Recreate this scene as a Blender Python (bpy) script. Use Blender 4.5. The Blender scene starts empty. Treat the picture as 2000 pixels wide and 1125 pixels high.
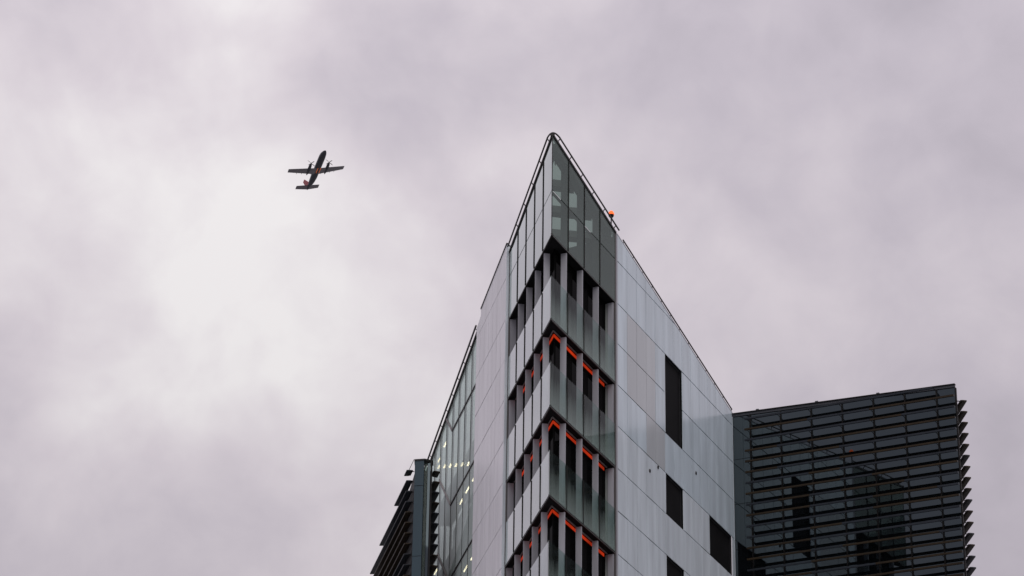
import bpy, bmesh, math, random
from mathutils import Vector, Matrix
random.seed(7)
S = bpy.context.scene
COL = S.collection
R = math.radians

# ------------------------------------------------------------------ camera
FPX, PITCH, ROLL = 5674.6, R(24.979), R(0.888)      # focal length in pixels of a 2000 px wide frame
EYE = Vector((0, 0, 1.6))
fw = Vector((0, math.cos(PITCH), math.sin(PITCH)))
rt0 = Vector((1, 0, 0)); up0 = Vector((0, -math.sin(PITCH), math.cos(PITCH)))
rt = math.cos(ROLL) * rt0 + math.sin(ROLL) * up0
up = -math.sin(ROLL) * rt0 + math.cos(ROLL) * up0
cd = bpy.data.cameras.new('camera'); cam = bpy.data.objects.new('camera', cd); COL.objects.link(cam)
cd.sensor_width = 36; cd.lens = FPX / 2000 * 36; cd.clip_start = 0.5; cd.clip_end = 20000
m = Matrix((rt, up, -fw)).transposed().to_4x4(); m.translation = EYE
cam.matrix_world = m; S.camera = cam

# ------------------------------------------------------------------ sky, fill light, exposure
SUN_AZ, SUN_EL = R(168.0), R(42.0)                   # broad fill light added behind the camera to brighten the facades
THIN_AZ, THIN_EL = R(-6.0), R(25.9)                  # centre of the bright sky glow, left of the prow
sun_dir = Vector((math.sin(SUN_AZ) * math.cos(SUN_EL), math.cos(SUN_AZ) * math.cos(SUN_EL), math.sin(SUN_EL)))
thin_dir = Vector((math.sin(THIN_AZ) * math.cos(THIN_EL), math.cos(THIN_AZ) * math.cos(THIN_EL), math.sin(THIN_EL)))
W = bpy.data.worlds.new('World'); S.world = W; W.use_nodes = True
nt = W.node_tree; N = nt.nodes; L = nt.links; N.clear()
def nd(t, **k):
    n = N.new(t)
    for a, b in k.items(): setattr(n, a, b)
    return n
def mth(op, a, b=None, c=None, clamp=False):
    n = N.new('ShaderNodeMath'); n.operation = op; n.use_clamp = clamp
    for i, v in enumerate((a, b, c)):
        if v is None: continue
        if isinstance(v, (int, float)): n.inputs[i].default_value = v
        else: L.new(v, n.inputs[i])
    return n.outputs[0]
def vm(op, a, b=None):
    n = N.new('ShaderNodeVectorMath'); n.operation = op
    for i, v in enumerate((a, b)):
        if v is None: continue
        if isinstance(v, (tuple, list, Vector)): n.inputs[i].default_value = tuple(v)
        else: L.new(v, n.inputs[i])
    return n
out = nd('ShaderNodeOutputWorld'); bg = nd('ShaderNodeBackground'); L.new(bg.outputs[0], out.inputs[0])
sky = nd('ShaderNodeTexSky', sky_type='NISHITA', sun_disc=False)
sky.sun_elevation = SUN_EL; sky.sun_rotation = SUN_AZ; sky.air_density = 1.5; sky.dust_density = 3
tc = nd('ShaderNodeTexCoord')
dirv = vm('NORMALIZE', tc.outputs['Generated']).outputs[0]
sep = nd('ShaderNodeSeparateXYZ'); L.new(dirv, sep.inputs[0])
def noise(scale, detail, rough, dist, off, stretch=(1, 1, 1)):
    mp = nd('ShaderNodeMapping'); mp.inputs['Location'].default_value = off; mp.inputs['Scale'].default_value = stretch
    L.new(dirv, mp.inputs[0])
    n = nd('ShaderNodeTexNoise'); n.inputs['Scale'].default_value = scale; n.inputs['Detail'].default_value = detail
    n.inputs['Roughness'].default_value = rough; n.inputs['Distortion'].default_value = dist
    L.new(mp.outputs[0], n.inputs[0]); return n.outputs[0]
n1 = noise(5.5, 3, 0.5, 0.3, (3.1, 0.4, 0.9)); n2 = noise(13, 4, 0.5, 0.35, (7.7, 2.2, 4.1)); n3 = noise(34, 6, 0.55, 0.3, (1.7, 5.2, 2.6))
glow = vm('DOT_PRODUCT', dirv, thin_dir).outputs['Value']
ang = mth('ARCCOSINE', mth('MINIMUM', glow, 0.99999))               # radians from the glow centre
g1 = mth('POWER', 2.718, mth('MULTIPLY', mth('POWER', mth('DIVIDE', mth('MULTIPLY', ang, mth('MULTIPLY_ADD', n2, -1.6, 1.8)), R(3.9)), 2), -1.0))
g2 = mth('POWER', 2.718, mth('MULTIPLY', mth('DIVIDE', ang, R(10)), -1.0))
cl = mth('ADD', mth('MULTIPLY', mth('SUBTRACT', n1, 0.5), 0.65), mth('ADD', mth('MULTIPLY', mth('SUBTRACT', n2, 0.5), 0.55), mth('MULTIPLY', mth('SUBTRACT', n3, 0.5), 0.38)))
thick = mth('ADD', mth('MULTIPLY', g1, 0.52), mth('ADD', mth('MULTIPLY', g2, 0.22), mth('ADD', mth('MULTIPLY', cl, 1.12), 0.335)))
ramp = nd('ShaderNodeValToRGB'); cr = ramp.color_ramp
cr.elements[0].position = 0.0; cr.elements[0].color = (0.42, 0.385, 0.435, 1)
cr.elements[1].position = 1.0; cr.elements[1].color = (0.90, 0.865, 0.870, 1)
for pos, c in ((0.30, (0.555, 0.505, 0.565, 1)), (0.60, (0.70, 0.638, 0.685, 1)), (0.80, (0.795, 0.742, 0.772, 1))):
    e = cr.elements.new(pos); e.color = c
L.new(thick, ramp.inputs[0])
skm = nd('ShaderNodeMix', data_type='RGBA', blend_type='MULTIPLY'); skm.inputs[0].default_value = 1
L.new(sky.outputs[0], skm.inputs[6]); skm.inputs[7].default_value = (0.08, 0.08, 0.08, 1)
mix = nd('ShaderNodeMix', data_type='RGBA'); mix.inputs[0].default_value = 0.95
L.new(skm.outputs[2], mix.inputs[6]); L.new(ramp.outputs[0], mix.inputs[7])
# overcast sky: brighter towards the zenith, scaled to 1 at the height the camera looks at
cie = mth('DIVIDE', mth('MULTIPLY_ADD', mth('MAXIMUM', sep.outputs[2], 0.0), 1.5, 1.0), 1.67)
L.new(mix.outputs[2], bg.inputs[0]); L.new(cie, bg.inputs[1])
sd = bpy.data.lights.new('sun', 'SUN'); so = bpy.data.objects.new('sun', sd); COL.objects.link(so)
sd.energy = 0.85; sd.angle = R(50); sd.color = (1, 0.95, 0.9)
so.rotation_euler = sun_dir.to_track_quat('Z', 'Y').to_euler()
vs = S.view_settings; vs.view_transform = 'Standard'; vs.look = 'None'; vs.exposure = 0; vs.gamma = 1
try: vs.use_curve_mapping = False
except Exception: pass

# ------------------------------------------------------------------ materials
def base_mat(name):
    mt = bpy.data.materials.new(name); mt.use_nodes = True
    return mt, mt.node_tree.nodes, mt.node_tree.links
def mat(name, col, rough=0.5, metal=0.0, var=0.0, grime=0.0, gscale=1.5, spec=0.5, streak=False, bump=0.0):
    """painted / metal / stone surface: per-piece tone shift and large soft weathering"""
    mt, n, l = base_mat(name); b = n['Principled BSDF']
    b.inputs['Roughness'].default_value = rough; b.inputs['Metallic'].default_value = metal
    b.inputs['Specular IOR Level'].default_value = spec
    rgb = n.new('ShaderNodeRGB'); rgb.outputs[0].default_value = (*col, 1); c = rgb.outputs[0]
    if var:
        oi = n.new('ShaderNodeObjectInfo'); hs = n.new('ShaderNodeHueSaturation')
        mr = n.new('ShaderNodeMapRange'); mr.inputs[3].default_value = 1 - var; mr.inputs[4].default_value = 1 + var
        l.new(oi.outputs['Random'], mr.inputs[0]); l.new(mr.outputs[0], hs.inputs['Value']); l.new(c, hs.inputs['Color']); c = hs.outputs[0]
    g = n.new('ShaderNodeNewGeometry')
    nz = n.new('ShaderNodeTexNoise'); nz.inputs['Scale'].default_value = gscale; nz.inputs['Detail'].default_value = 6
    mp = n.new('ShaderNodeMapping'); mp.inputs['Scale'].default_value = (1, 1, 0.12) if streak else (1, 1, 1)
    l.new(g.outputs['Position'], mp.inputs[0]); l.new(mp.outputs[0], nz.inputs[0])
    if grime:
        mr = n.new('ShaderNodeMapRange'); mr.inputs[1].default_value = 0.3; mr.inputs[2].default_value = 0.7
        mr.inputs[3].default_value = 1 - grime; mr.inputs[4].default_value = 1 + grime * 0.4
        l.new(nz.outputs[0], mr.inputs[0])
        mx = n.new('ShaderNodeMix'); mx.data_type = 'RGBA'; mx.blend_type = 'MULTIPLY'; mx.inputs[0].default_value = 1
        l.new(c, mx.inputs[6]); l.new(mr.outputs[0], mx.inputs[7]); c = mx.outputs[2]
    l.new(c, b.inputs['Base Color'])
    mr = n.new('ShaderNodeMapRange'); mr.inputs[3].default_value = max(0.02, rough - 0.06); mr.inputs[4].default_value = min(1, rough + 0.08)
    l.new(nz.outputs[0], mr.inputs[0]); l.new(mr.outputs[0], b.inputs['Roughness'])
    if bump:
        bp = n.new('ShaderNodeBump'); bp.inputs['Strength'].default_value = bump; bp.inputs['Distance'].default_value = 0.02
        l.new(nz.outputs[0], bp.inputs['Height']); l.new(bp.outputs[0], b.inputs['Normal'])
    return mt
def glass(name, tint, base, gcol=(1, 1, 1), frit=0.0, fcol=(0.3, 0.36, 0.34), power=5.0, opaque=None, wob=0.06, gain=1.0, fdrop=0.10):
    """coated pane: see-through tint (or a dark opaque backing), mirror by angle, milky frit denser towards its foot"""
    mt, n, l = base_mat(name); n.remove(n['Principled BSDF']); o = n['Material Output']
    g = n.new('ShaderNodeNewGeometry'); nz = n.new('ShaderNodeTexNoise'); nz.inputs['Scale'].default_value = 0.55; nz.inputs['Detail'].default_value = 2
    l.new(g.outputs['Position'], nz.inputs[0])
    bp = n.new('ShaderNodeBump'); bp.inputs['Strength'].default_value = wob; bp.inputs['Distance'].default_value = 0.05; l.new(nz.outputs[0], bp.inputs['Height'])
    gl = n.new('ShaderNodeBsdfGlossy'); gl.inputs['Color'].default_value = (*gcol, 1); gl.inputs['Roughness'].default_value = 0.015
    l.new(bp.outputs[0], gl.inputs['Normal'])
    if opaque: tr = n.new('ShaderNodeBsdfDiffuse'); tr.inputs[0].default_value = (*opaque, 1)
    else: tr = n.new('ShaderNodeBsdfTransparent'); tr.inputs[0].default_value = (*tint, 1)
    src = tr.outputs[0]
    if frit:
        df = n.new('ShaderNodeBsdfDiffuse'); df.inputs[0].default_value = (*fcol, 1)
        tcn = n.new('ShaderNodeTexCoord'); sp = n.new('ShaderNodeSeparateXYZ'); l.new(tcn.outputs['Generated'], sp.inputs[0])
        st = n.new('ShaderNodeTexNoise'); st.inputs['Scale'].default_value = 5; st.inputs['Detail'].default_value = 3
        mp = n.new('ShaderNodeMapping'); mp.inputs['Scale'].default_value = (1, 1, 0.05); l.new(g.outputs['Position'], mp.inputs[0]); l.new(mp.outputs[0], st.inputs[0])
        ad = n.new('ShaderNodeMath'); ad.operation = 'MULTIPLY_ADD'; ad.inputs[1].default_value = 0.5
        l.new(st.outputs[0], ad.inputs[0]); l.new(sp.outputs[2], ad.inputs[2])
        mr = n.new('ShaderNodeMapRange'); mr.inputs[1].default_value = 0.2; mr.inputs[2].default_value = 0.95
        mr.inputs[3].default_value = frit; mr.inputs[4].default_value = frit * fdrop
        l.new(ad.outputs[0], mr.inputs[0])
        mx0 = n.new('ShaderNodeMixShader'); l.new(mr.outputs[0], mx0.inputs[0]); l.new(src, mx0.inputs[1]); l.new(df.outputs[0], mx0.inputs[2]); src = mx0.outputs[0]
    def mm(op, a, b):
        k = n.new('ShaderNodeMath'); k.operation = op; k.use_clamp = op == 'MULTIPLY' and False
        for q, v in enumerate((a, b)):
            if isinstance(v, (int, float)): k.inputs[q].default_value = v
            else: l.new(v, k.inputs[q])
        return k.outputs[0]
    dt = n.new('ShaderNodeVectorMath'); dt.operation = 'DOT_PRODUCT'; l.new(g.outputs['Incoming'], dt.inputs[0]); l.new(g.outputs['Normal'], dt.inputs[1])
    cs = mm('ABSOLUTE', dt.outputs['Value'], 0.0)
    fr = mm('ADD', mm('MULTIPLY', mm('POWER', mm('SUBTRACT', 1.0, cs), power), gain), base + 0.01)
    ma = n.new('ShaderNodeMath'); ma.operation = 'MULTIPLY'; ma.use_clamp = True
    l.new(fr, ma.inputs[0]); l.new(mm('SUBTRACT', 1.0, g.outputs['Backfacing']), ma.inputs[1])   # one coated outer skin
    mx = n.new('ShaderNodeMixShader'); l.new(ma.outputs[0], mx.inputs[0]); l.new(src, mx.inputs[1]); l.new(gl.outputs[0], mx.inputs[2])
    l.new(mx.outputs[0], o.inputs[0]); return mt
def emis(name, col, st):
    mt, n, l = base_mat(name); b = n['Principled BSDF']
    b.inputs['Base Color'].default_value = (*[min(1, c) * 0.5 for c in col], 1)
    b.inputs['Emission Color'].default_value = (*col, 1)
    g = n.new('ShaderNodeNewGeometry'); nz = n.new('ShaderNodeTexNoise'); nz.inputs['Scale'].default_value = 1.1; nz.inputs['Detail'].default_value = 3
    mr = n.new('ShaderNodeMapRange'); mr.inputs[1].default_value = 0.3; mr.inputs[2].default_value = 0.7; mr.inputs[3].default_value = st * 0.55; mr.inputs[4].default_value = st * 1.35
    l.new(g.outputs['Position'], nz.inputs[0]); l.new(nz.outputs[0], mr.inputs[0]); l.new(mr.outputs[0], b.inputs['Emission Strength'])   # uneven output along the tubes
    return mt
M = dict(
    panel=mat('panel_blue_grey', (0.58, 0.68, 0.745), 0.17, 0, 0.045, 0.17, 1.8, streak=True),  # darker copy for the upper rows: tonal falloff painted into the colour
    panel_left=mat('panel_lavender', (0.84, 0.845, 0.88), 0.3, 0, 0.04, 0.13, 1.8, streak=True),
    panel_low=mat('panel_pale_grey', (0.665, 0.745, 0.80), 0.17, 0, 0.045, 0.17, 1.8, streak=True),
    beige=mat('panel_warm_grey', (0.50, 0.535, 0.56), 0.2, 0, 0.03, 0.10, 0.7, streak=True),
    backing=mat('joint_backing', (0.035, 0.036, 0.04), 0.9),
    black=mat('black_soffit', (0.010, 0.010, 0.011), 0.8, 0, 0, 0.3, spec=0.1),
    dark=mat('dark_bronze', (0.010, 0.009, 0.009), 0.5, 0, 0.1, 0.2, spec=0.2),
    edge=mat('edge_frame', (0.09, 0.085, 0.085), 0.45, 0, 0, 0.15, streak=True),
    fin=mat('steel_fin', (0.40, 0.41, 0.45), 0.5, 0, 0.05, 0.22, 2.2, streak=True),
    ledge=mat('ledge_strip', (0.22, 0.20, 0.20), 0.5),
    coping=mat('black_coping', (0.012, 0.011, 0.011), 0.55),
    rail=mat('rail_steel', (0.06, 0.055, 0.055), 0.4, 0.3),
    white=mat('return_wall', (0.34, 0.37, 0.36), 0.6, 0, 0, 0.2),
    interior=mat('interior_wall', (0.42, 0.47, 0.46), 0.8, 0, 0, 0.2),
    slate=mat('slate_blade', (0.020, 0.025, 0.033), 0.42, 0, 0.12, 0.2, spec=0.2),
    bronze=mat('bronze_blade', (0.026, 0.017, 0.008), 0.42, 0.0, 0.15, 0.25, spec=0.2),
    bolt=mat('bolt_steel', (0.45, 0.46, 0.48), 0.3, 0.8),
    blue=mat('blue_steel', (0.028, 0.062, 0.082), 0.45, 0, 0, 0.15, streak=True),
    dwall=mat('dark_wall', (0.008, 0.009, 0.011), 0.6),
    slat=mat('louvre_slat', (0.22, 0.21, 0.22), 0.5),
    fascia=mat('roof_fascia', (0.04, 0.045, 0.055), 0.5),
    ground=mat('ground_paving', (0.30, 0.30, 0.30), 0.85, 0, 0, 0.3, 0.2),
    roof=mat('roof_membrane', (0.12, 0.12, 0.12), 0.9),
    g_top=glass('glass_screen', (0.50, 0.585, 0.55), 0.0, (0.90, 0.96, 0.95), 0.22, (0.34, 0.415, 0.385), power=11, gain=7.0, fdrop=0.8),
    g_bal=glass('glass_balustrade', (0.80, 0.88, 0.86), 0.0, (0.92, 0.96, 0.96), 0.33, (0.42, 0.50, 0.47), power=11, gain=7.0, fdrop=0.04),
    g_cur=glass('glass_curtain', (0.80, 0.88, 0.86), 0.0, (0.90, 0.95, 0.95), 0.50, (0.74, 0.82, 0.80), power=6, gain=0.3, fdrop=0.85),
    g_dark=glass('glass_dark', (0, 0, 0), 0.072, (0.72, 0.90, 1.0), 0, opaque=(0.003, 0.004, 0.005), wob=0.02),
    g_in=glass('glass_inner', (0, 0, 0), 0.0, (0.6, 0.6, 0.6), 0, opaque=(0.004, 0.004, 0.004), gain=0.12),
    neon=emis('orange_strip', (1.0, 0.058, 0.007), 0.29),
    lamp=emis('warm_lamp', (1.0, 0.76, 0.52), 5.0),
    beacon=emis('beacon_red', (1.0, 0.13, 0.02), 1.4),
)

# ------------------------------------------------------------------ builders
def put(name, mesh, mt, parent=None, M4=None, kind=None):
    o = bpy.data.objects.new(name, mesh); COL.objects.link(o)
    if mt is not None and not mesh.materials: mesh.materials.append(mt)
    if parent: o.parent = parent
    if M4 is not None: o.matrix_local = M4
    if kind: o['kind'] = kind
    return o
def thing(name, label, cat, loc, group=None):
    o = bpy.data.objects.new(name, None); COL.objects.link(o); o.location = loc; o.empty_display_size = 0.5
    o['label'] = label; o['category'] = cat
    if group: o['group'] = group
    return o
def finish(bm, name):
    bmesh.ops.recalc_face_normals(bm, faces=bm.faces)
    me = bpy.data.meshes.new(name); bm.to_mesh(me); bm.free(); return me
_cache = {}
def box_mesh(d, mt):
    k = (round(d[0], 4), round(d[1], 4), round(d[2], 4), mt.name)
    if k not in _cache:
        bm = bmesh.new(); bmesh.ops.create_cube(bm, size=1, matrix=Matrix.Diagonal((*d, 1)))
        me = finish(bm, 'piece'); me.materials.append(mt); _cache[k] = me
    return _cache[k]
def prism(bm, a, b):
    """a, b: matching rings of Vectors"""
    va = [bm.verts.new(v) for v in a]; vb = [bm.verts.new(v) for v in b]; n = len(a)
    bm.faces.new(va); bm.faces.new(vb[::-1])
    for i in range(n): bm.faces.new((va[i], va[(i + 1) % n], vb[(i + 1) % n], vb[i]))
def tube(bm, pts, r, seg=8):
    rings = []
    for i, p in enumerate(pts):
        d = (pts[min(i + 1, len(pts) - 1)] - pts[max(i - 1, 0)]).normalized()
        x = d.cross(Vector((0.13, 0.21, 1)).normalized()).normalized(); y = d.cross(x)
        rr = r[i] if isinstance(r, (list, tuple)) else r
        rings.append([bm.verts.new(p + (x * math.cos(k * 2 * math.pi / seg) + y * math.sin(k * 2 * math.pi / seg)) * rr) for k in range(seg)])
    for a, b in zip(rings, rings[1:]):
        for k in range(seg): bm.faces.new((a[k], a[(k + 1) % seg], b[(k + 1) % seg], b[k]))
    bm.faces.new(rings[0][::-1]); bm.faces.new(rings[-1])
class Wall:
    """vertical wall frame: t metres along, o metres outwards, z height"""
    def __init__(s, O, azd, side, root):
        a = R(azd); s.O = Vector((O[0], O[1], 0)); s.u = Vector((math.sin(a), math.cos(a), 0))
        s.n = Vector((math.cos(a), -math.sin(a), 0)) * side
        s.root = root; s.base = root.location.copy(); s.base.z = 0
        y = Vector((0, 0, 1)).cross(s.u); s.rot = Matrix((s.u, y, Vector((0, 0, 1)))).transposed().to_4x4()
    def p(s, t, o, z): return s.O + s.u * t + s.n * o + Vector((0, 0, z)) - s.base
    def box(s, name, t0, t1, o0, o1, z0, z1, mt, parent=None, kind=None, tilt=0.0):
        mm = Matrix.Translation(s.p((t0 + t1) / 2, (o0 + o1) / 2, (z0 + z1) / 2)) @ s.rot @ Matrix.Rotation(tilt, 4, 'Z') @ Matrix.Rotation(tilt * .7, 4, 'X')
        me = box_mesh((t1 - t0, abs(o1 - o0), z1 - z0), mt)
        if parent:
            mm = parent.matrix_local.inverted() @ mm
        return put(name, me, None, parent or s.root, mm, kind)
    def poly(s, name, pts, o0, o1, mt, parent=None):
        bm = bmesh.new(); prism(bm, [s.p(t, o0, z) for t, z in pts], [s.p(t, o1, z) for t, z in pts])
        return put(name, finish(bm, name), mt, parent or s.root)
    def beam(s, name, a, b, w, h, mt, parent=None):
        """bar between (t,o,z) points, w thick outwards, h high"""
        bm = bmesh.new(); r = []
        for q in (a, b):
            c = s.p(*q); r.append([c + s.n * (w * i) + Vector((0, 0, h * j)) for i, j in ((-.5, -.5), (.5, -.5), (.5, .5), (-.5, .5))])
        prism(bm, *r); return put(name, finish(bm, name), mt, parent or s.root)
    def section(s, name, sec, t0, t1, mt, z=0, parent=None):
        """extrude an (o,z) section along t; mesh shared between equal lengths"""
        k = (name, tuple(sec), round(t1 - t0, 4), mt.name, id(s))
        if k not in _cache:
            bm = bmesh.new(); h = (t1 - t0) / 2
            prism(bm, [s.u * -h + s.n * o + Vector((0, 0, q)) for o, q in sec], [s.u * h + s.n * o + Vector((0, 0, q)) for o, q in sec])
            me = finish(bm, name); me.materials.append(mt); _cache[k] = me
        return put(name, _cache[k], None, parent or s.root, Matrix.Translation(s.p((t0 + t1) / 2, 0, z)))

# ------------------------------------------------------------------ the ground
bm = bmesh.new(); g = 6000
bm.faces.new([bm.verts.new(v) for v in ((-g, -g, 0), (g, -g, 0), (g, g, 0), (-g, g, 0))])
put('ground', finish(bm, 'ground'), M['ground'], kind='structure')

# ------------------------------------------------------------------ prow tower
PX, PY = 1.634, 110.0
tower = thing('prow_building', 'tall wedge shaped building with sharp glass prow and pale grey clad sides', 'building', (PX, PY, 0))
AR, AL = 23.658, -11.38
WR = Wall((PX, PY), AR, 1, tower)        # right hand face
WL = Wall((PX, PY), AL, -1, tower)       # left hand face
PER, BOT, TOP = 3.92, 55.40, 53.45       # storey height, foot of a glass band, head of the band below
MID = 57.47                              # joint of the tall glass screen
NR, MR = 4, 1.825; NL, ML = 5, 1.77      # bays and module of the glazed prow
TR, TL = NR * MR, NL * ML
ROOF = 60.14
zr = lambda t: ROOF - 0.178 * t          # roof edge, right
zl = lambda t: ROOF - 0.153 * t          # roof edge, left, prow only
NBAND = 5
for w, nb, mo, zt in ((WR, NR, MR, zr), (WL, NL, ML, zl)):
    T = nb * mo
    for i in range(nb):                  # the glass screen above the roof terrace
        a, b = i * mo + (0.022 if i else 0.0), (i + 1) * mo - 0.022
        w.poly('glass_pane', [(a, MID + .025), (b, MID + .025), (b, zt(b) - .06), (a, zt(a) - .06)], -0.02, 0, M['g_top'])
        w.poly('glass_pane', [(a, BOT), (b, BOT), (b, MID - .025), (a, MID - .025)], -0.02, 0, M['g_top'])
    w.box('transom', 0.30, T, -0.13, -0.062, MID - .06, MID + .06, M['dark'])
    for i in range(1, nb + 1):           # steel fins standing inside the glass
        t = i * mo
        if i < nb:
            w.poly('mullion', [(t - .021, BOT + .01), (t + .021, BOT + .01), (t + .021, zt(t) - .1), (t - .021, zt(t) - .1)], -0.06, 0.03, M['dark'])
            w.poly('screen_post', [(t - .03, BOT + .15), (t + .03, BOT + .15), (t + .03, zt(t) - .3), (t - .03, zt(t) - .3)], -0.34, -0.065, M['edge'])
    w.beam('coping', (0.0, -0.03, zt(0) - 0.02), (T + .1, -0.03, zt(T) - 0.04), 0.14, 0.10, M['coping'])
    for k in range(NBAND):               # storeys of open gallery
        zb, ztp = BOT - PER * k, TOP - PER * k           # head of opening, head of balustrade
        foot = zb - PER
        for i in range(1, nb + 1):
            t = i * mo - (0.05 if i == nb else 0)
            f = w.box('fin', t - .05, t + .02, -0.31, -0.055, foot + .16, zb - .10, M['fin'])
            w.box('shoe', t - .055, t + .025, -0.315, -0.045, zb - .30, zb - .27, M['edge'], f)
        for i in range(nb):
            a, b = i * mo + (0.018 if i else 0.0), (i + 1) * mo - 0.018
            if i: w.box('mullion', a - .034, a - .002, -.05, .028, foot + .03, ztp - .02, M['dark'])
            w.box('glass_pane', a, b, -0.02, 0, foot + .03, ztp, M['g_bal'])
        # black band, shadow gap, ledge and glowing strip round the head of each opening
        w.beam('slab_edge', (0.10, -0.05, zb + .02), (T, -0.05, zb + .02), 0.06, 0.13, M['dark'])
        w.beam('drip_bead', (0.02, -0.02, zb - .03), (T, -0.02, zb - .03), 0.035, 0.03, M['edge'])
        if k:
            w.beam('ledge_strip', (1.10, -0.335, zb - .055), (T - .1, -0.335, zb - .055), 0.03, 0.06, M['ledge'])
            w.beam('light_strip', (1.36, -0.415, zb - .15), (T - .25, -0.415, zb - .16), 0.02, 0.14, M['neon'])
        w.box('return_wall', T - .06, T - .02, -0.60, -0.33, foot + .16, zb - .10, M['white'])
# floors and dark inner glazing of the gallery (a wedge set back from both faces)
def wedge(oR, oL, tR, tL):
    """apex and ends of the wedge offset inwards by oR, oL"""
    a, b = WR, WL
    A = a.p(0, -oR, 0); B = b.p(0, -oL, 0)
    det = a.u.x * -b.u.y + b.u.x * a.u.y
    d = B - A; s = (d.x * -b.u.y + b.u.x * d.y) / det
    return [A + a.u * s, a.p(tR, -oR, 0), b.p(tL, -oL, 0)]
def vprism(name, ring, z0, z1, mt):
    bm = bmesh.new(); prism(bm, [v + Vector((0, 0, z0)) for v in ring], [v + Vector((0, 0, z1)) for v in ring])
    return put(name, finish(bm, name), mt, tower)
for k in range(NBAND + 1):
    zb = BOT - PER * k
    vprism('floor_slab', wedge(0.08, 0.08, TR, TL), zb - .02, zb + .15, M['black'])
    if k < NBAND: vprism('inner_glazing', wedge(0.43, 0.43, TR, TL), zb - PER + .15, zb - .02, M['g_in'])
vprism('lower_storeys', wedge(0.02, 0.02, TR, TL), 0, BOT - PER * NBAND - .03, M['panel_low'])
# open steel frame over the roof terrace: rungs from face to face under the roof edge
for dpt in (1.15, 3.05, 4.95, 6.7):
    a = WR.p(dpt / WR.u.y, -0.36, zr(dpt / WR.u.y) - .34); b = WL.p(dpt / WL.u.y, -0.36, zl(dpt / WL.u.y) - .34)
    bm = bmesh.new(); q = Vector((0, .26, 0)); h = Vector((0, 0, .16))
    prism(bm, [a - q - h, a + q - h, a + q + h, a - q + h], [b - q - h, b + q - h, b + q + h, b - q + h]); put('roof_rung', finish(bm, 'roof_rung'), M['edge'], tower)
WR.beam('edge_beam', (0.75, -0.22, zr(.75) - .30), (TR, -0.22, zr(TR) - .30), .10, .74, M['edge'])
WL.beam('edge_beam', (0.75, -0.22, zl(.75) - .30), (TL, -0.22, zl(TL) - .30), .10, .74, M['edge'])
bm = bmesh.new(); tube(bm, [WR.p(0.012, -.004, BOT), WR.p(0.012, -.004, ROOF - .05)], .022, 6); put('corner_bead', finish(bm, 'corner_bead'), M['coping'], tower)
for k in range(NBAND):
    bm = bmesh.new(); tube(bm, [WR.p(0.012, -.004, BOT - PER * (k + 1) + .03), WR.p(0.012, -.004, TOP - PER * k)], .014, 6); put('corner_bead', finish(bm, 'corner_bead'), M['edge'], tower)

# bent handrail along the coping of the prow
def rail_path(o, dz):
    L_, R_ = [], []
    for i in range(9):
        t = 0.55 + (TL + .05 - 0.55) * i / 8; L_.append(WL.p(t, o, zl(t) + dz))
    for i in range(9):
        t = 0.55 + (TR + .25 - 0.55) * i / 8; R_.append(WR.p(t, o, zr(t) + dz))
    a, b = L_[0], R_[0]; c = (WL.p(-.05, o, 0) + WR.p(-.05, o, 0)) / 2; c.z = ROOF + dz + .06
    mid = []
    for i in range(1, 8):
        f = i / 8; mid.append(a * (1 - f) ** 2 + c * 2 * f * (1 - f) + b * f * f)
    return L_[::-1] + mid + R_
bm = bmesh.new(); tube(bm, rail_path(0.10, 0.19), .037); hr = put('handrail', finish(bm, 'handrail'), M['rail'], tower)
for w, T, zt in ((WL, TL, zl), (WR, TR, zr)):
    for i in range(6):
        t = 0.62 + (T - .75) * i / 5
        bm = bmesh.new(); tube(bm, [w.p(t, -.02, zt(t)), w.p(t, .03, zt(t) + .10), w.p(t, .10, zt(t) + .19)], .025, 6); put('bracket', finish(bm, 'bracket'), M['rail'], hr)

# ------------------------------------------------------------------ cladding, right face
LEV = []
z = MID; LEV = [MID, BOT]
for k in range(NBAND): LEV += [TOP - PER * k, BOT - PER * (k + 1)]
PR0, PR1, NP = 7.55, 22.85, 13
cols = [PR0 + (PR1 - PR0) * i / NP for i in range(NP + 1)]
GAPV, GAPH = 0.014, 0.020
def hole(i, r):      # r: row index, rows run LEV[r] (top) to LEV[r+1]
    if i in (5, 6) and r in (1, 2): return True
    if i in (5, 6) and r in (4, 6): return True
    if i in (10, 11, 12) and r == 4: return True
    return False
def clad(w, cols, top, levels, skip, pick, proud):
    for i in range(len(cols) - 1):
        a, b = cols[i] + GAPV, cols[i + 1] - GAPV
        # sloping head pieces
        lo = levels[0]
        full = [l for l in levels]
        if min(top(a), top(b)) - .04 > lo + .1:
            w.poly('cladding_panel', [(a, lo + GAPH), (b, lo + GAPH), (b, top(b) - .03), (a, top(a) - .03)], proud - .03, proud, pick(i, -1))
        elif max(top(a), top(b)) - .04 > lo + .1:
            w.poly('cladding_panel', [(a, lo + GAPH), (b, lo + GAPH), (b, max(lo + GAPH + .01, top(b) - .03)), (a, max(lo + GAPH + .01, top(a) - .03))], proud - .03, proud, pick(i, -1))
        for r in range(len(levels) - 1):
            if skip(i, r): continue
            z1, z0 = levels[r] - GAPH, levels[r + 1] + GAPH
            ta, tb = top(a) - .03, top(b) - .03
            if tb <= z0 + .05 and ta <= z0 + .05: continue
            if min(ta, tb) < z1:
                pts = [(a, z0), (b, z0)]
                if tb >= z1: pts += [(b, z1)]
                else: pts += [(b, max(tb, z0 + .01))]
                if tb < z1 < ta: pts += [(a + (b - a) * (ta - z1) / (ta - tb), z1)]
                pts += [(a, min(ta, z1))]
                w.poly('cladding_panel', pts, proud - .03, proud, pick(i, r))
            else:
                w.box('cladding_panel', a, b, proud - .03, proud, z0, z1, pick(i, r), tilt=rnd.uniform(-1, 1) * R(.4))
rnd = random.Random(3)
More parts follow.
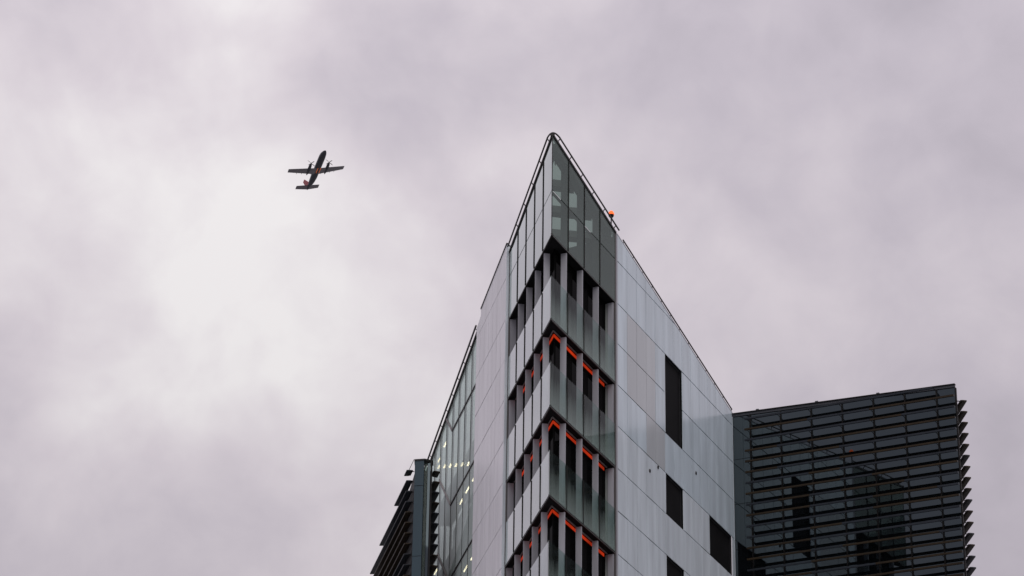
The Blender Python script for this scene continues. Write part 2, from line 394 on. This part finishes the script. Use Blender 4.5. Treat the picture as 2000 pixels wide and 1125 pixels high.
def pickR(i, r):
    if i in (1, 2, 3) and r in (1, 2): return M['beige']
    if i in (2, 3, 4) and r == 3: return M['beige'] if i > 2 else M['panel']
    return M['panel'] if r <= 3 else M['panel_low']  # shading down the wall put into two copies of the panel colour
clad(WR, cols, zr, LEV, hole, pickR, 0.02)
WR.box('edge_frame', TR - .01, TR + .10, -.12, 0.015, 30, zr(TR) - .05, M['edge'])
WR.box('edge_frame', TR + .11, PR0 - .01, -.12, 0.03, 30, zr(PR0) - .03, M['fin'])
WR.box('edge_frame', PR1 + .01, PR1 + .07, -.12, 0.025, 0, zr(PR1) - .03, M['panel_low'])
# louvred openings
def louvre(w, t0, t1, z0, z1, mull=None, pitch=.09):
    lv = w.box('louvre_vent', t0, t1, -.16, -.13, z0, z1, M['black'])
    bm = bmesh.new(); n = int((z1 - z0) / pitch)
    inv = lv.matrix_local.inverted()
    for k in range(n):
        z = z0 + pitch * (k + .5)
        a = [w.p(t0 + .03, -.10, z + .02), w.p(t0 + .03, -.035, z - .025), w.p(t0 + .03, -.035, z - .012), w.p(t0 + .03, -.10, z + .033)]
        d = w.u * (t1 - t0 - .06); prism(bm, [inv @ v for v in a], [inv @ (v + d) for v in a])
    put('louvre_slats', finish(bm, 'louvre_slats'), M['slat'], lv, kind='stuff')
    for name, q in (('frame_jamb', (t0, t0 + .03, z0, z1)), ('frame_jamb', (t1 - .03, t1, z0, z1)), ('frame_head', (t0 + .031, t1 - .031, z1 - .05, z1)), ('frame_sill', (t0 + .031, t1 - .031, z0, z0 + .03))):
        w.box(name, q[0], q[1], -.128, 0.0, q[2], q[3], M['dark'], lv)
    if mull: w.box('centre_post', mull - .025, mull + .025, -.030, 0.0, z0 + .032, z1 - .052, M['ledge'], lv)
lv = lambda r: LEV[r]
louvre(WR, cols[5] + .09, cols[7], LEV[3] + .02, LEV[1] - .02, (cols[5] + cols[7]) / 2 + .02)
louvre(WR, cols[5] + .09, cols[7], LEV[5] + .02, LEV[4] - .02)
louvre(WR, cols[5] + .09, cols[7], LEV[7] + .02, LEV[6] - .02)
louvre(WR, cols[10] + .06, cols[13] - .28, LEV[5] + .02, LEV[4] - .02)
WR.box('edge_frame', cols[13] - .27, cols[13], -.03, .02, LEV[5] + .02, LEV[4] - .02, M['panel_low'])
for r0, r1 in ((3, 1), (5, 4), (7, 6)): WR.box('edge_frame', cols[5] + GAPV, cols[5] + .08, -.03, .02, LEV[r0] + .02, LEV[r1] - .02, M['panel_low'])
for t, z in ((11.44, 48.86), (12.48, 49.41), (17.5, 50.96)):      # small round vents
    bm = bmesh.new(); tube(bm, [WR.p(t, .0, z), WR.p(t, .05, z)], .085, 14); v = put('vent_pipe', finish(bm, 'vent_pipe'), M['edge'], tower)
    bm = bmesh.new(); tube(bm, [WR.p(t, .051, z), WR.p(t, .056, z)], .068, 14); put('vent_mouth', finish(bm, 'vent_mouth'), M['black'], v)
# thin guard rail on that roof edge
bm = bmesh.new(); tube(bm, [WR.p(8.35 + 14.6 * i / 12, -.02, zr(8.35 + 14.6 * i / 12) + .23) for i in range(13)], .033); hr2 = put('guard_rail', finish(bm, 'guard_rail'), M['rail'], tower)
for i in range(13):
    t = 8.42 + 14.45 * i / 12
    bm = bmesh.new(); tube(bm, [WR.p(t, -.03, zr(t) - .05), WR.p(t, -.02, zr(t) + .23)], .02, 6); put('rail_stub', finish(bm, 'rail_stub'), M['rail'], hr2)
WR.beam('gutter_trim', (PR0, -.03, zr(PR0) + .02), (PR1 + .07, -.03, zr(PR1 + .07) + .02), .10, .05, M['fin'])

# ------------------------------------------------------------------ cladding, left face
PL0, PL1 = 9.10, 16.02
zpl = lambda t: 59.13 - 0.100 * (t - 9.4) if t < 15.05 else 58.25 - 0.22 * (t - 15.05)
colsL = [PL0 + (15.05 - PL0) * i / 6 for i in range(7)] + [PL1]
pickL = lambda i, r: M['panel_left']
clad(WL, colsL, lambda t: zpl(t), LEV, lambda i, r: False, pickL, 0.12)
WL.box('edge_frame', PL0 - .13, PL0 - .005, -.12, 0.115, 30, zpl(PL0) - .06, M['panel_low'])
WL.box('edge_frame', TL - .01, PL0 - .14, -.12, 0.01, 30, zl(TL) - .03, M['edge'])
WL.beam('coping', (PL0 - .1, .08, zpl(PL0) + .01), (15.0, .08, zpl(15.0) + .01), .14, .07, M['coping'])

# ------------------------------------------------------------------ glass curtain wall, left face
C0, CM, NC = 16.14, 1.61, 12
zc = lambda t: 58.05 - 0.158 * (t - 15.9)
RISE0, RISE1 = C0 + 4 * CM, C0 + 6 * CM
def shift(t):        # floor line climbs along the stair bays
    return 0 if t <= RISE0 else (2.47 if t >= RISE1 else 2.47 * (t - RISE0) / (RISE1 - RISE0))
jl = [55.40, 51.52, 47.62, 43.72, 39.82]
for i in range(NC):
    a, b = C0 + i * CM + .035, C0 + (i + 1) * CM - .035
    lines = [(lambda t: zc(t) - .05)] + [(lambda t, j=j: j + shift(t)) for j in jl]
    for hi, lo in zip(lines, lines[1:]):
        h0, h1 = hi(a) - .02, hi(b) - .02; l0, l1 = lo(a) + .02, lo(b) + .02
        h0 = min(h0, zc(a) - .05); h1 = min(h1, zc(b) - .05)
        if h0 <= l0 + .02 and h1 <= l1 + .02: continue
        if h0 <= l0 + .02 or h1 <= l1 + .02: l0 = min(l0, h0 - .02); l1 = min(l1, h1 - .02)
        WL.poly('glass_pane', [(a, l0), (b, l1), (b, h1), (a, h0)], -.04, -.015, M['g_cur'])
    t = C0 + i * CM
    WL.poly('mullion', [(t - .03, 38), (t + .03, 38), (t + .03, zc(t) - .06), (t - .03, zc(t) - .06)], -.10, .0, M['dark'])
for j in jl:
    WL.beam('transom', (C0, -.03, j), (RISE0, -.03, j), .09, .09, M['dark'])
    if j + 2.47 < zc(RISE1):
        WL.beam('stair_bar', (RISE0, .0, j), (RISE1, .0, j + 2.47), .08, .13, M['ledge'])
        WL.beam('transom', (RISE1, -.03, j + 2.47), (C0 + NC * CM, -.03, j + 2.47), .08, .06, M['dark'])
    else:
        te = RISE0 + (zc(RISE0) - j) / (2.47 / (RISE1 - RISE0) + .158) - .05
        WL.beam('stair_bar', (RISE0, .0, j), (te, .0, j + shift(te)), .08, .13, M['ledge'])
WL.beam('coping', (C0 - .1, -.02, zc(C0 - .1)), (C0 + NC * CM, -.02, zc(C0 + NC * CM)), .16, .11, M['coping'])
bm = bmesh.new(); tube(bm, [WL.p(C0 - .05 + NC * CM * i / 10, .14, zc(C0 + NC * CM * i / 10) + .17) for i in range(11)], .045); h3 = put('handrail', finish(bm, 'handrail'), M['rail'], tower)
for i in range(13):
    t = C0 + .2 + NC * CM * i / 13
    bm = bmesh.new(); tube(bm, [WL.p(t, -.02, zc(t)), WL.p(t, .06, zc(t) + .10), WL.p(t, .14, zc(t) + .165)], .022, 6); put('bracket', finish(bm, 'bracket'), M['rail'], h3)
for j in jl[1:] + [55.40]:
    WL.box('floor_slab', C0, C0 + NC * CM, -2.4, -1.3, j - .18, j + .10, M['interior'])
# warm lamps behind that glass
LAMPS = [(25.19, 25.99, 55.86), (26.78, 27.59, 55.66)] + [(a - 2.13, b - 2.13, z - .84) for a, b, z in ((19.32, 20.17, 51.88), (20.86, 21.83, 51.89), (22.49, 23.34, 51.87), (19.37, 20.12, 47.94), (20.87, 21.85, 47.96), (29.0, 29.9, 50.58))]
SP0, SP1 = (19.13, 52.34), (27.23, 55.28)
for t0, t1, z in LAMPS:
    WL.beam('strip_lamp', (t0 + .05, -.20, z), (t1 - .05, -.20, z), .05, .05, M['lamp'])
for i in range(6):
    f = i / 5; t = SP0[0] + (SP1[0] - SP0[0]) * f; z = SP0[1] + (SP1[1] - SP0[1]) * f
    WL.box('spot_lamp', t - .22, t + .22, -.24, -.16, z - .026, z + .026, M['lamp'])

# ------------------------------------------------------------------ solid body behind the cladding
def body(name, ring_tz, mt):
    bm = bmesh.new(); prism(bm, [Vector((v.x, v.y, 0)) for v in ring_tz], ring_tz); return put(name, finish(bm, name), mt, tower)
cR0, cR1 = WR.p(TR + .02, -.14, zr(TR) - .25), WR.p(PR1, -.14, zr(PR1) - .25)
cL0, cL1 = WL.p(TL + .02, -.14, 58.2), WL.p(PL1 + .02, -.14, 57.4)
body('backing_wall', [cR0, cR1, WL.p(PL1 + .02, -2.6, 57.2), cL1, cL0], M['backing'])
body('interior_wall', [WL.p(PL1 + .02, -2.5, 57.0), WL.p(C0 + NC * CM, -2.5, 55.0), WL.p(C0 + NC * CM, -9, 54.5), cR1 + Vector((-2, 3, -.5)), cR1], M['interior'])

# ------------------------------------------------------------------ roof beacon
bp_ = WR.p(7.15, -.12, zr(7.15)) + Vector((PX, PY, 0))
bc = thing('roof_beacon', 'small glowing orange red warning light on a pole at the prow roof edge', 'beacon', bp_)
bm = bmesh.new(); tube(bm, [Vector((0, 0, -.25)), Vector((0, 0, .62))], .032, 8); put('pole', finish(bm, 'pole'), M['rail'], bc)
bm = bmesh.new(); tube(bm, [Vector((0, 0, .60)), Vector((0, 0, .66)), Vector((0, 0, .74))], [.06, .11, .13], 14); put('lamp_base', finish(bm, 'lamp_base'), M['dark'], bc)
bm = bmesh.new(); tube(bm, [Vector((0, 0, .742 + .2 * i / 6)) for i in range(7)], [.135 * math.sqrt(max(.02, 1 - (i / 6.2) ** 2)) for i in range(7)], 14); put('lamp_dome', finish(bm, 'lamp_dome'), M['beacon'], bc)

# ------------------------------------------------------------------ dark building with blades, right
JX, JY = 10.823, 130.975
db = thing('blade_building', 'dark glass building with rows of horizontal sunshade blades, right of pale wall', 'building', (JX, JY, 0))
AB = 180 - 63.7
WB = Wall((JX, JY), AB, 1, db)
LB = 11.28; BZ0, BSP, NROW = 55.40, 0.5535, 21
ztb = lambda t: 55.96 - 0.033 * t
vm_t = [0.95 + 1.572 * i for i in range(7)]
edges = [0.03] + vm_t + [LB]
rows = [99, 53.6, 51.3, 49.0, 46.7, 44.4, 42.0]
for i in range(len(edges) - 1):
    a, b = edges[i] + .012, edges[i + 1] - .012
    for h, l_ in zip(rows, rows[1:]):
        h0, h1 = min(h - .012, ztb(a) - .12), min(h - .012, ztb(b) - .12)
        WB.poly('glass_pane', [(a, l_ + .012), (b, l_ + .012), (b, h1), (a, h0)], -.02, 0, M['g_dark'])
for t in vm_t:
    WB.poly('mullion', [(t - .03, 42), (t + .03, 42), (t + .03, ztb(t) - .13), (t - .03, ztb(t) - .13)], .002, .07, M['dark'])
WB.beam('roof_fascia', (0.03, .01, ztb(0) - .05), (LB + .02, .01, ztb(LB) - .05), .10, .13, M['fascia'])
WB.beam('roof_cap', (0.03, .03, ztb(0) + .03), (LB + .04, .03, ztb(LB) + .03), .20, .03, M['coping'])
WB.box('corner_post', LB + .003, LB + .06, -.10, .02, 38, ztb(LB) - .13, M['dark'])
for t in (1.35, 4.4, 7.5):
    WB.box('roof_lug', t - .07, t + .07, -.02, .10, ztb(t) + .046, ztb(t) + .11, M['fascia'])
SEC = ((.36, .030), (.44, -.012), (.565, -.050), (.585, -.04), (.585, .050), (.46, .058))
rb = random.Random(11)
ARM = ((.0, -.008), (.45, -.008), (.45, .010), (.0, .010))
for r in range(NROW):
    z = BZ0 - BSP * r
    run = rb.random() < .45
    for i in range(len(vm_t)):
        a, b = vm_t[i] - .02, (vm_t[i + 1] - .03 if i + 1 < len(vm_t) else LB + .10)
        if i == 0: a -= .08
        if r == 0 and i == 6: continue
        if rb.random() < .28: run = not run
        bl = WB.section('blade', SEC, a, b, M['slate'] if (run or r == 0) else M['bronze'], z)
        if z > 45: 
            WB.box('pin', a - .012, a + .022, .58, .605, z + .004, z + .036, M['bolt'], bl)
    for t in vm_t: WB.section('blade_arm', ARM, t - .012, t + .012, M['dark'], z - .0)
K = WB.O + WB.u * LB
WK = Wall((K.x, K.y), -5.5, 1, db)
SEC2 = ((.27, .030), (.38, -.010), (.56, -.035), (.58, -.02), (.58, .035), (.38, .045))
ARM2 = ((.0, -.022), (.50, -.022), (.50, .01), (.0, .01))
for r in range(1, NROW):
    z = BZ0 - BSP * r
    WK.section('blade', SEC2, .12, 4.6, M['slate'] if rb.random() < .6 else M['bronze'], z + .02)
    for t in (.18, 1.8): WK.section('blade_arm', ARM2, t - .02, t + .02, M['dark'], z + .02)
bm = bmesh.new()
ring = [WB.p(0.0, -.03, 0), WB.p(LB, -.03, 0), WK.p(9, -.02, 0), WB.p(0, -9, 0)]
ztop = [ztb(0) - .13, ztb(LB) - .13, ztb(LB) - .2, ztb(0) - .3]
prism(bm, ring, [v + Vector((0, 0, q)) for v, q in zip(ring, ztop)]); put('dark_wall', finish(bm, 'dark_wall'), M['dwall'], db)

# ------------------------------------------------------------------ slim dark tower with blades, left
TX, TY = -4.53, 130.0
lt = thing('slim_tower', 'slim dark blue steel tower with louvre blades, left of the glass wall', 'building', (TX, TY, 0))
WT = Wall((TX, TY), AL, -1, lt)                       # left side, receding
WT2 = Wall((-3.68, TY - .05), AL, 1, lt)              # right side
ZT = 53.0
def lprism(name, pts, z0, z1, mt, par=None):
    bm = bmesh.new(); q = [Vector((x, y, 0)) for x, y in pts]
    prism(bm, [v + Vector((0, 0, z0)) for v in q], [v + Vector((0, 0, z1)) for v in q]); return put(name, finish(bm, name), mt, par or lt)
for z0, z1 in ((46.72, 48.06), (48.09, 51.62), (51.65, ZT - .08), (42.6, 46.69), (0, 42.57)):
    z0 = {46.72: 44.5}.get(z0, z0); z1 = {46.69: 44.47}.get(z1, z1)
    lprism('steel_pier', [(0, 0), (.44, -.10), (.44, .35), (0, .45)], z0, z1, M['blue'])
lprism('pier_joint', [(0.01, 0.02), (.43, -.08), (.43, .33), (.01, .43)], 0, ZT - .09, M['coping'])
lprism('roof_cap', [(-.03, -.03), (.47, -.14), (.88, .08), (.88, .6), (-.03, .6)], ZT - .078, ZT, M['coping'])
for i, (x0, x1) in enumerate(((.46, .60), (.62, .74))):
    lprism('glass_pane', [(x0, .12), (x1, .12), (x1, .14), (x0, .14)], 38, ZT - .10, M['g_dark'] if i else M['g_top'])
lprism('side_post', [(.76, .02), (.84, .02), (.84, .2), (.76, .2)], 38, ZT - .09, M['dark'])
bm = bmesh.new()                                       # dark body with its roof falling away behind
pts = [(.02, .46), (.83, .46), (.83 - 3.0, 15.4), (.02 - 3.0, 15.4)]
prism(bm, [Vector((x, y, 0)) for x, y in pts], [Vector((x, y, q)) for (x, y), q in zip(pts, (52.6, 52.6, 48.4, 48.4))]); put('dark_wall', finish(bm, 'dark_wall'), M['dwall'], lt)
SECL = ((.06, .03), (.18, -.01), (.37, -.03), (.385, -.015), (.385, .02), (.20, .04))
lens = [.75, 3.5, 7.85, 10.7, 13.2, 14.5]
for r in range(17):
    z = 52.42 - .53 * r; l_ = lens[min(r, 5)]
    bl = WT.section('blade', SECL, .03, l_, M['slate'] if r < 4 or rb.random() < .5 else M['bronze'], z)
    for t in (.12, 1.7):
        if t < l_: WT.section('blade_arm', ((.0, -.02), (.30, -.02), (.30, .01), (.0, .01)), t - .02, t + .02, M['dark'], z)
    WT2.section('blade', SECL, .03, .75 if r == 0 else 2.4, M['slate'] if rb.random() < .6 else M['bronze'], z - .02)
    WT2.section('blade_arm', ((.0, -.02), (.30, -.02), (.30, .01), (.0, .01)), .10, .14, M['dark'], z - .02)
WT.beam('brace_rod', (-.02, .05, ZT - .02), (.4, .33, 52.3), .02, .02, M['rail'])

# ------------------------------------------------------------------ aeroplane
def cam_dir(x, y): return fw + rt * ((x - 1000) / FPX) + up * ((562.5 - y) / FPX)
AP = EYE + cam_dir(618.5, 332) * 1005.0                  # about 980 m away, 490 m up
def c2w(v): return rt * v[0] + up * v[1] - fw * v[2]
nose = c2w((.334, .6585, .675)).normalized(); zu = c2w((-.377, .749, -.545)).normalized()
lw = zu.cross(nose).normalized(); zu = nose.cross(lw).normalized()
plane = thing('propeller_aeroplane', 'dark twin propeller aeroplane climbing across the cloudy sky', 'aeroplane', AP)
plane.matrix_world = Matrix.Translation(AP) @ Matrix((nose, lw, zu)).transposed().to_4x4()
PB = mat('aeroplane_belly', (0.030, 0.034, 0.045), 0.35, 0, 0, 0.2, 0.5)
PW = mat('aeroplane_wing', (0.17, 0.165, 0.18), 0.5, 0, 0, 0.2, 0.5)
PF = mat('aeroplane_fin', (0.42, 0.10, 0.11), 0.4)
PD = mat('aeroplane_propeller', (0.02, 0.02, 0.02), 0.4)
def loft(name, st, mt, axis_y=0, par=plane, seg=16):
    bm = bmesh.new(); rings = []
    for x, r, z in st: rings.append([bm.verts.new((x, axis_y + r * math.cos(k * 2 * math.pi / seg), z + r * math.sin(k * 2 * math.pi / seg))) for k in range(seg)])
    for a, b in zip(rings, rings[1:]):
        for k in range(seg): bm.faces.new((a[k], a[(k + 1) % seg], b[(k + 1) % seg], b[k]))
    bm.faces.new(rings[0][::-1]); bm.faces.new(rings[-1])
    me = finish(bm, name)
    for p in me.polygons: p.use_smooth = True
    return put(name, me, mt, par)
def surf(name, prof, mt, par=plane):
    """tapered aerofoil from stations (le_x, te_x, y, z, thickness)"""
    bm = bmesh.new(); rings = []
    for le, te, y, z, th in prof:
        c = le - te; rings.append([bm.verts.new(v) for v in ((le, y, z), (le - .12 * c, y, z + th * .5), (le - .45 * c, y, z + th * .55), (te, y, z), (le - .45 * c, y, z - th * .45), (le - .12 * c, y, z - th * .4))])
    for a, b in zip(rings, rings[1:]):
        for k in range(6): bm.faces.new((a[k], a[(k + 1) % 6], b[(k + 1) % 6], b[k]))
    bm.faces.new(rings[0][::-1]); bm.faces.new(rings[-1]); return put(name, finish(bm, name), mt, par)
loft('fuselage', [(10.1, .10, -.35), (9.8, .38, -.32), (9.1, .72, -.22), (8.1, 1.0, -.08), (6.6, 1.15, 0), (-3.2, 1.16, 0), (-5.8, .98, .12), (-8.2, .62, .35), (-10.0, .30, .55), (-10.8, .10, .65)], PB)
for s in (-1, 1):
    surf('wing', [(1.75, -1.35, s * .6, -.75, .42), (1.55, -1.2, s * 3.4, -.42, .38), (.75, -.95, s * 10.7, .48, .18)], PW)
    surf('tailplane', [(-8.2, -10.5, s * .15, .55, .18), (-9.0, -10.7, s * 4.4, 1.2, .12)], PW)
    n_ = loft('engine_nacelle', [(3.75, .18, -.30), (3.55, .36, -.32), (2.6, .50, -.38), (1.2, .56, -.42), (-.6, .42, -.42), (-1.9, .12, -.36)], PB, s * 3.45)
    loft('spinner', [(4.25, .03, -.28), (4.05, .14, -.28), (3.77, .20, -.29)], PD, s * 3.45, n_, 10)
    for k in range(4):
        a = k * math.pi / 2 + .5; bm = bmesh.new(); c = Vector((3.92, s * 3.45, -.28)); d = Vector((0, math.cos(a), math.sin(a))); e = Vector((.25, -math.sin(a), math.cos(a))).normalized()
        prism(bm, [c + d * .15 + e * .07 + Vector((.015, 0, 0)), c + d * .15 - e * .07 + Vector((.015, 0, 0)), c + d * 1.0 - e * .15 + Vector((.015, 0, 0)), c + d * 1.65 - e * .08 + Vector((.015, 0, 0)), c + d * 1.65 + e * .08 + Vector((.015, 0, 0)), c + d * 1.0 + e * .15 + Vector((.015, 0, 0))],
              [c + d * .15 + e * .07, c + d * .15 - e * .07, c + d * 1.0 - e * .15, c + d * 1.65 - e * .08, c + d * 1.65 + e * .08, c + d * 1.0 + e * .15]); put('propeller_blade', finish(bm, 'propeller_blade'), PD, n_)
    for y in (1.9, 5.4, 7.2): surf('flap_fairing', [(-.2, -1.75, s * (y - .07), -.62 + y * .11, .12), (-.2, -1.75, s * (y + .07), -.62 + y * .11, .12)], PD)
bm = bmesh.new()
prism(bm, [Vector(v) for v in ((-6.2, .09, .95), (-7.8, .07, 1.6), (-9.6, .05, 4.5), (-11.1, .05, 4.5), (-10.6, .08, .7))], [Vector(v) for v in ((-6.2, -.09, .95), (-7.8, -.07, 1.6), (-9.6, -.05, 4.5), (-11.1, -.05, 4.5), (-10.6, -.08, .7))]); put('tail_fin', finish(bm, 'tail_fin'), PF, plane)
NB = emis('aeroplane_light', (1.0, 0.22, 0.05), 0.7)
for s in (-1, 1):
    bm = bmesh.new(); tube(bm, [Vector((2.1, s * .55, -1.10)), Vector((-.4, s * .55, -1.10))], .05, 8); put('belly_light', finish(bm, 'belly_light'), NB, plane)
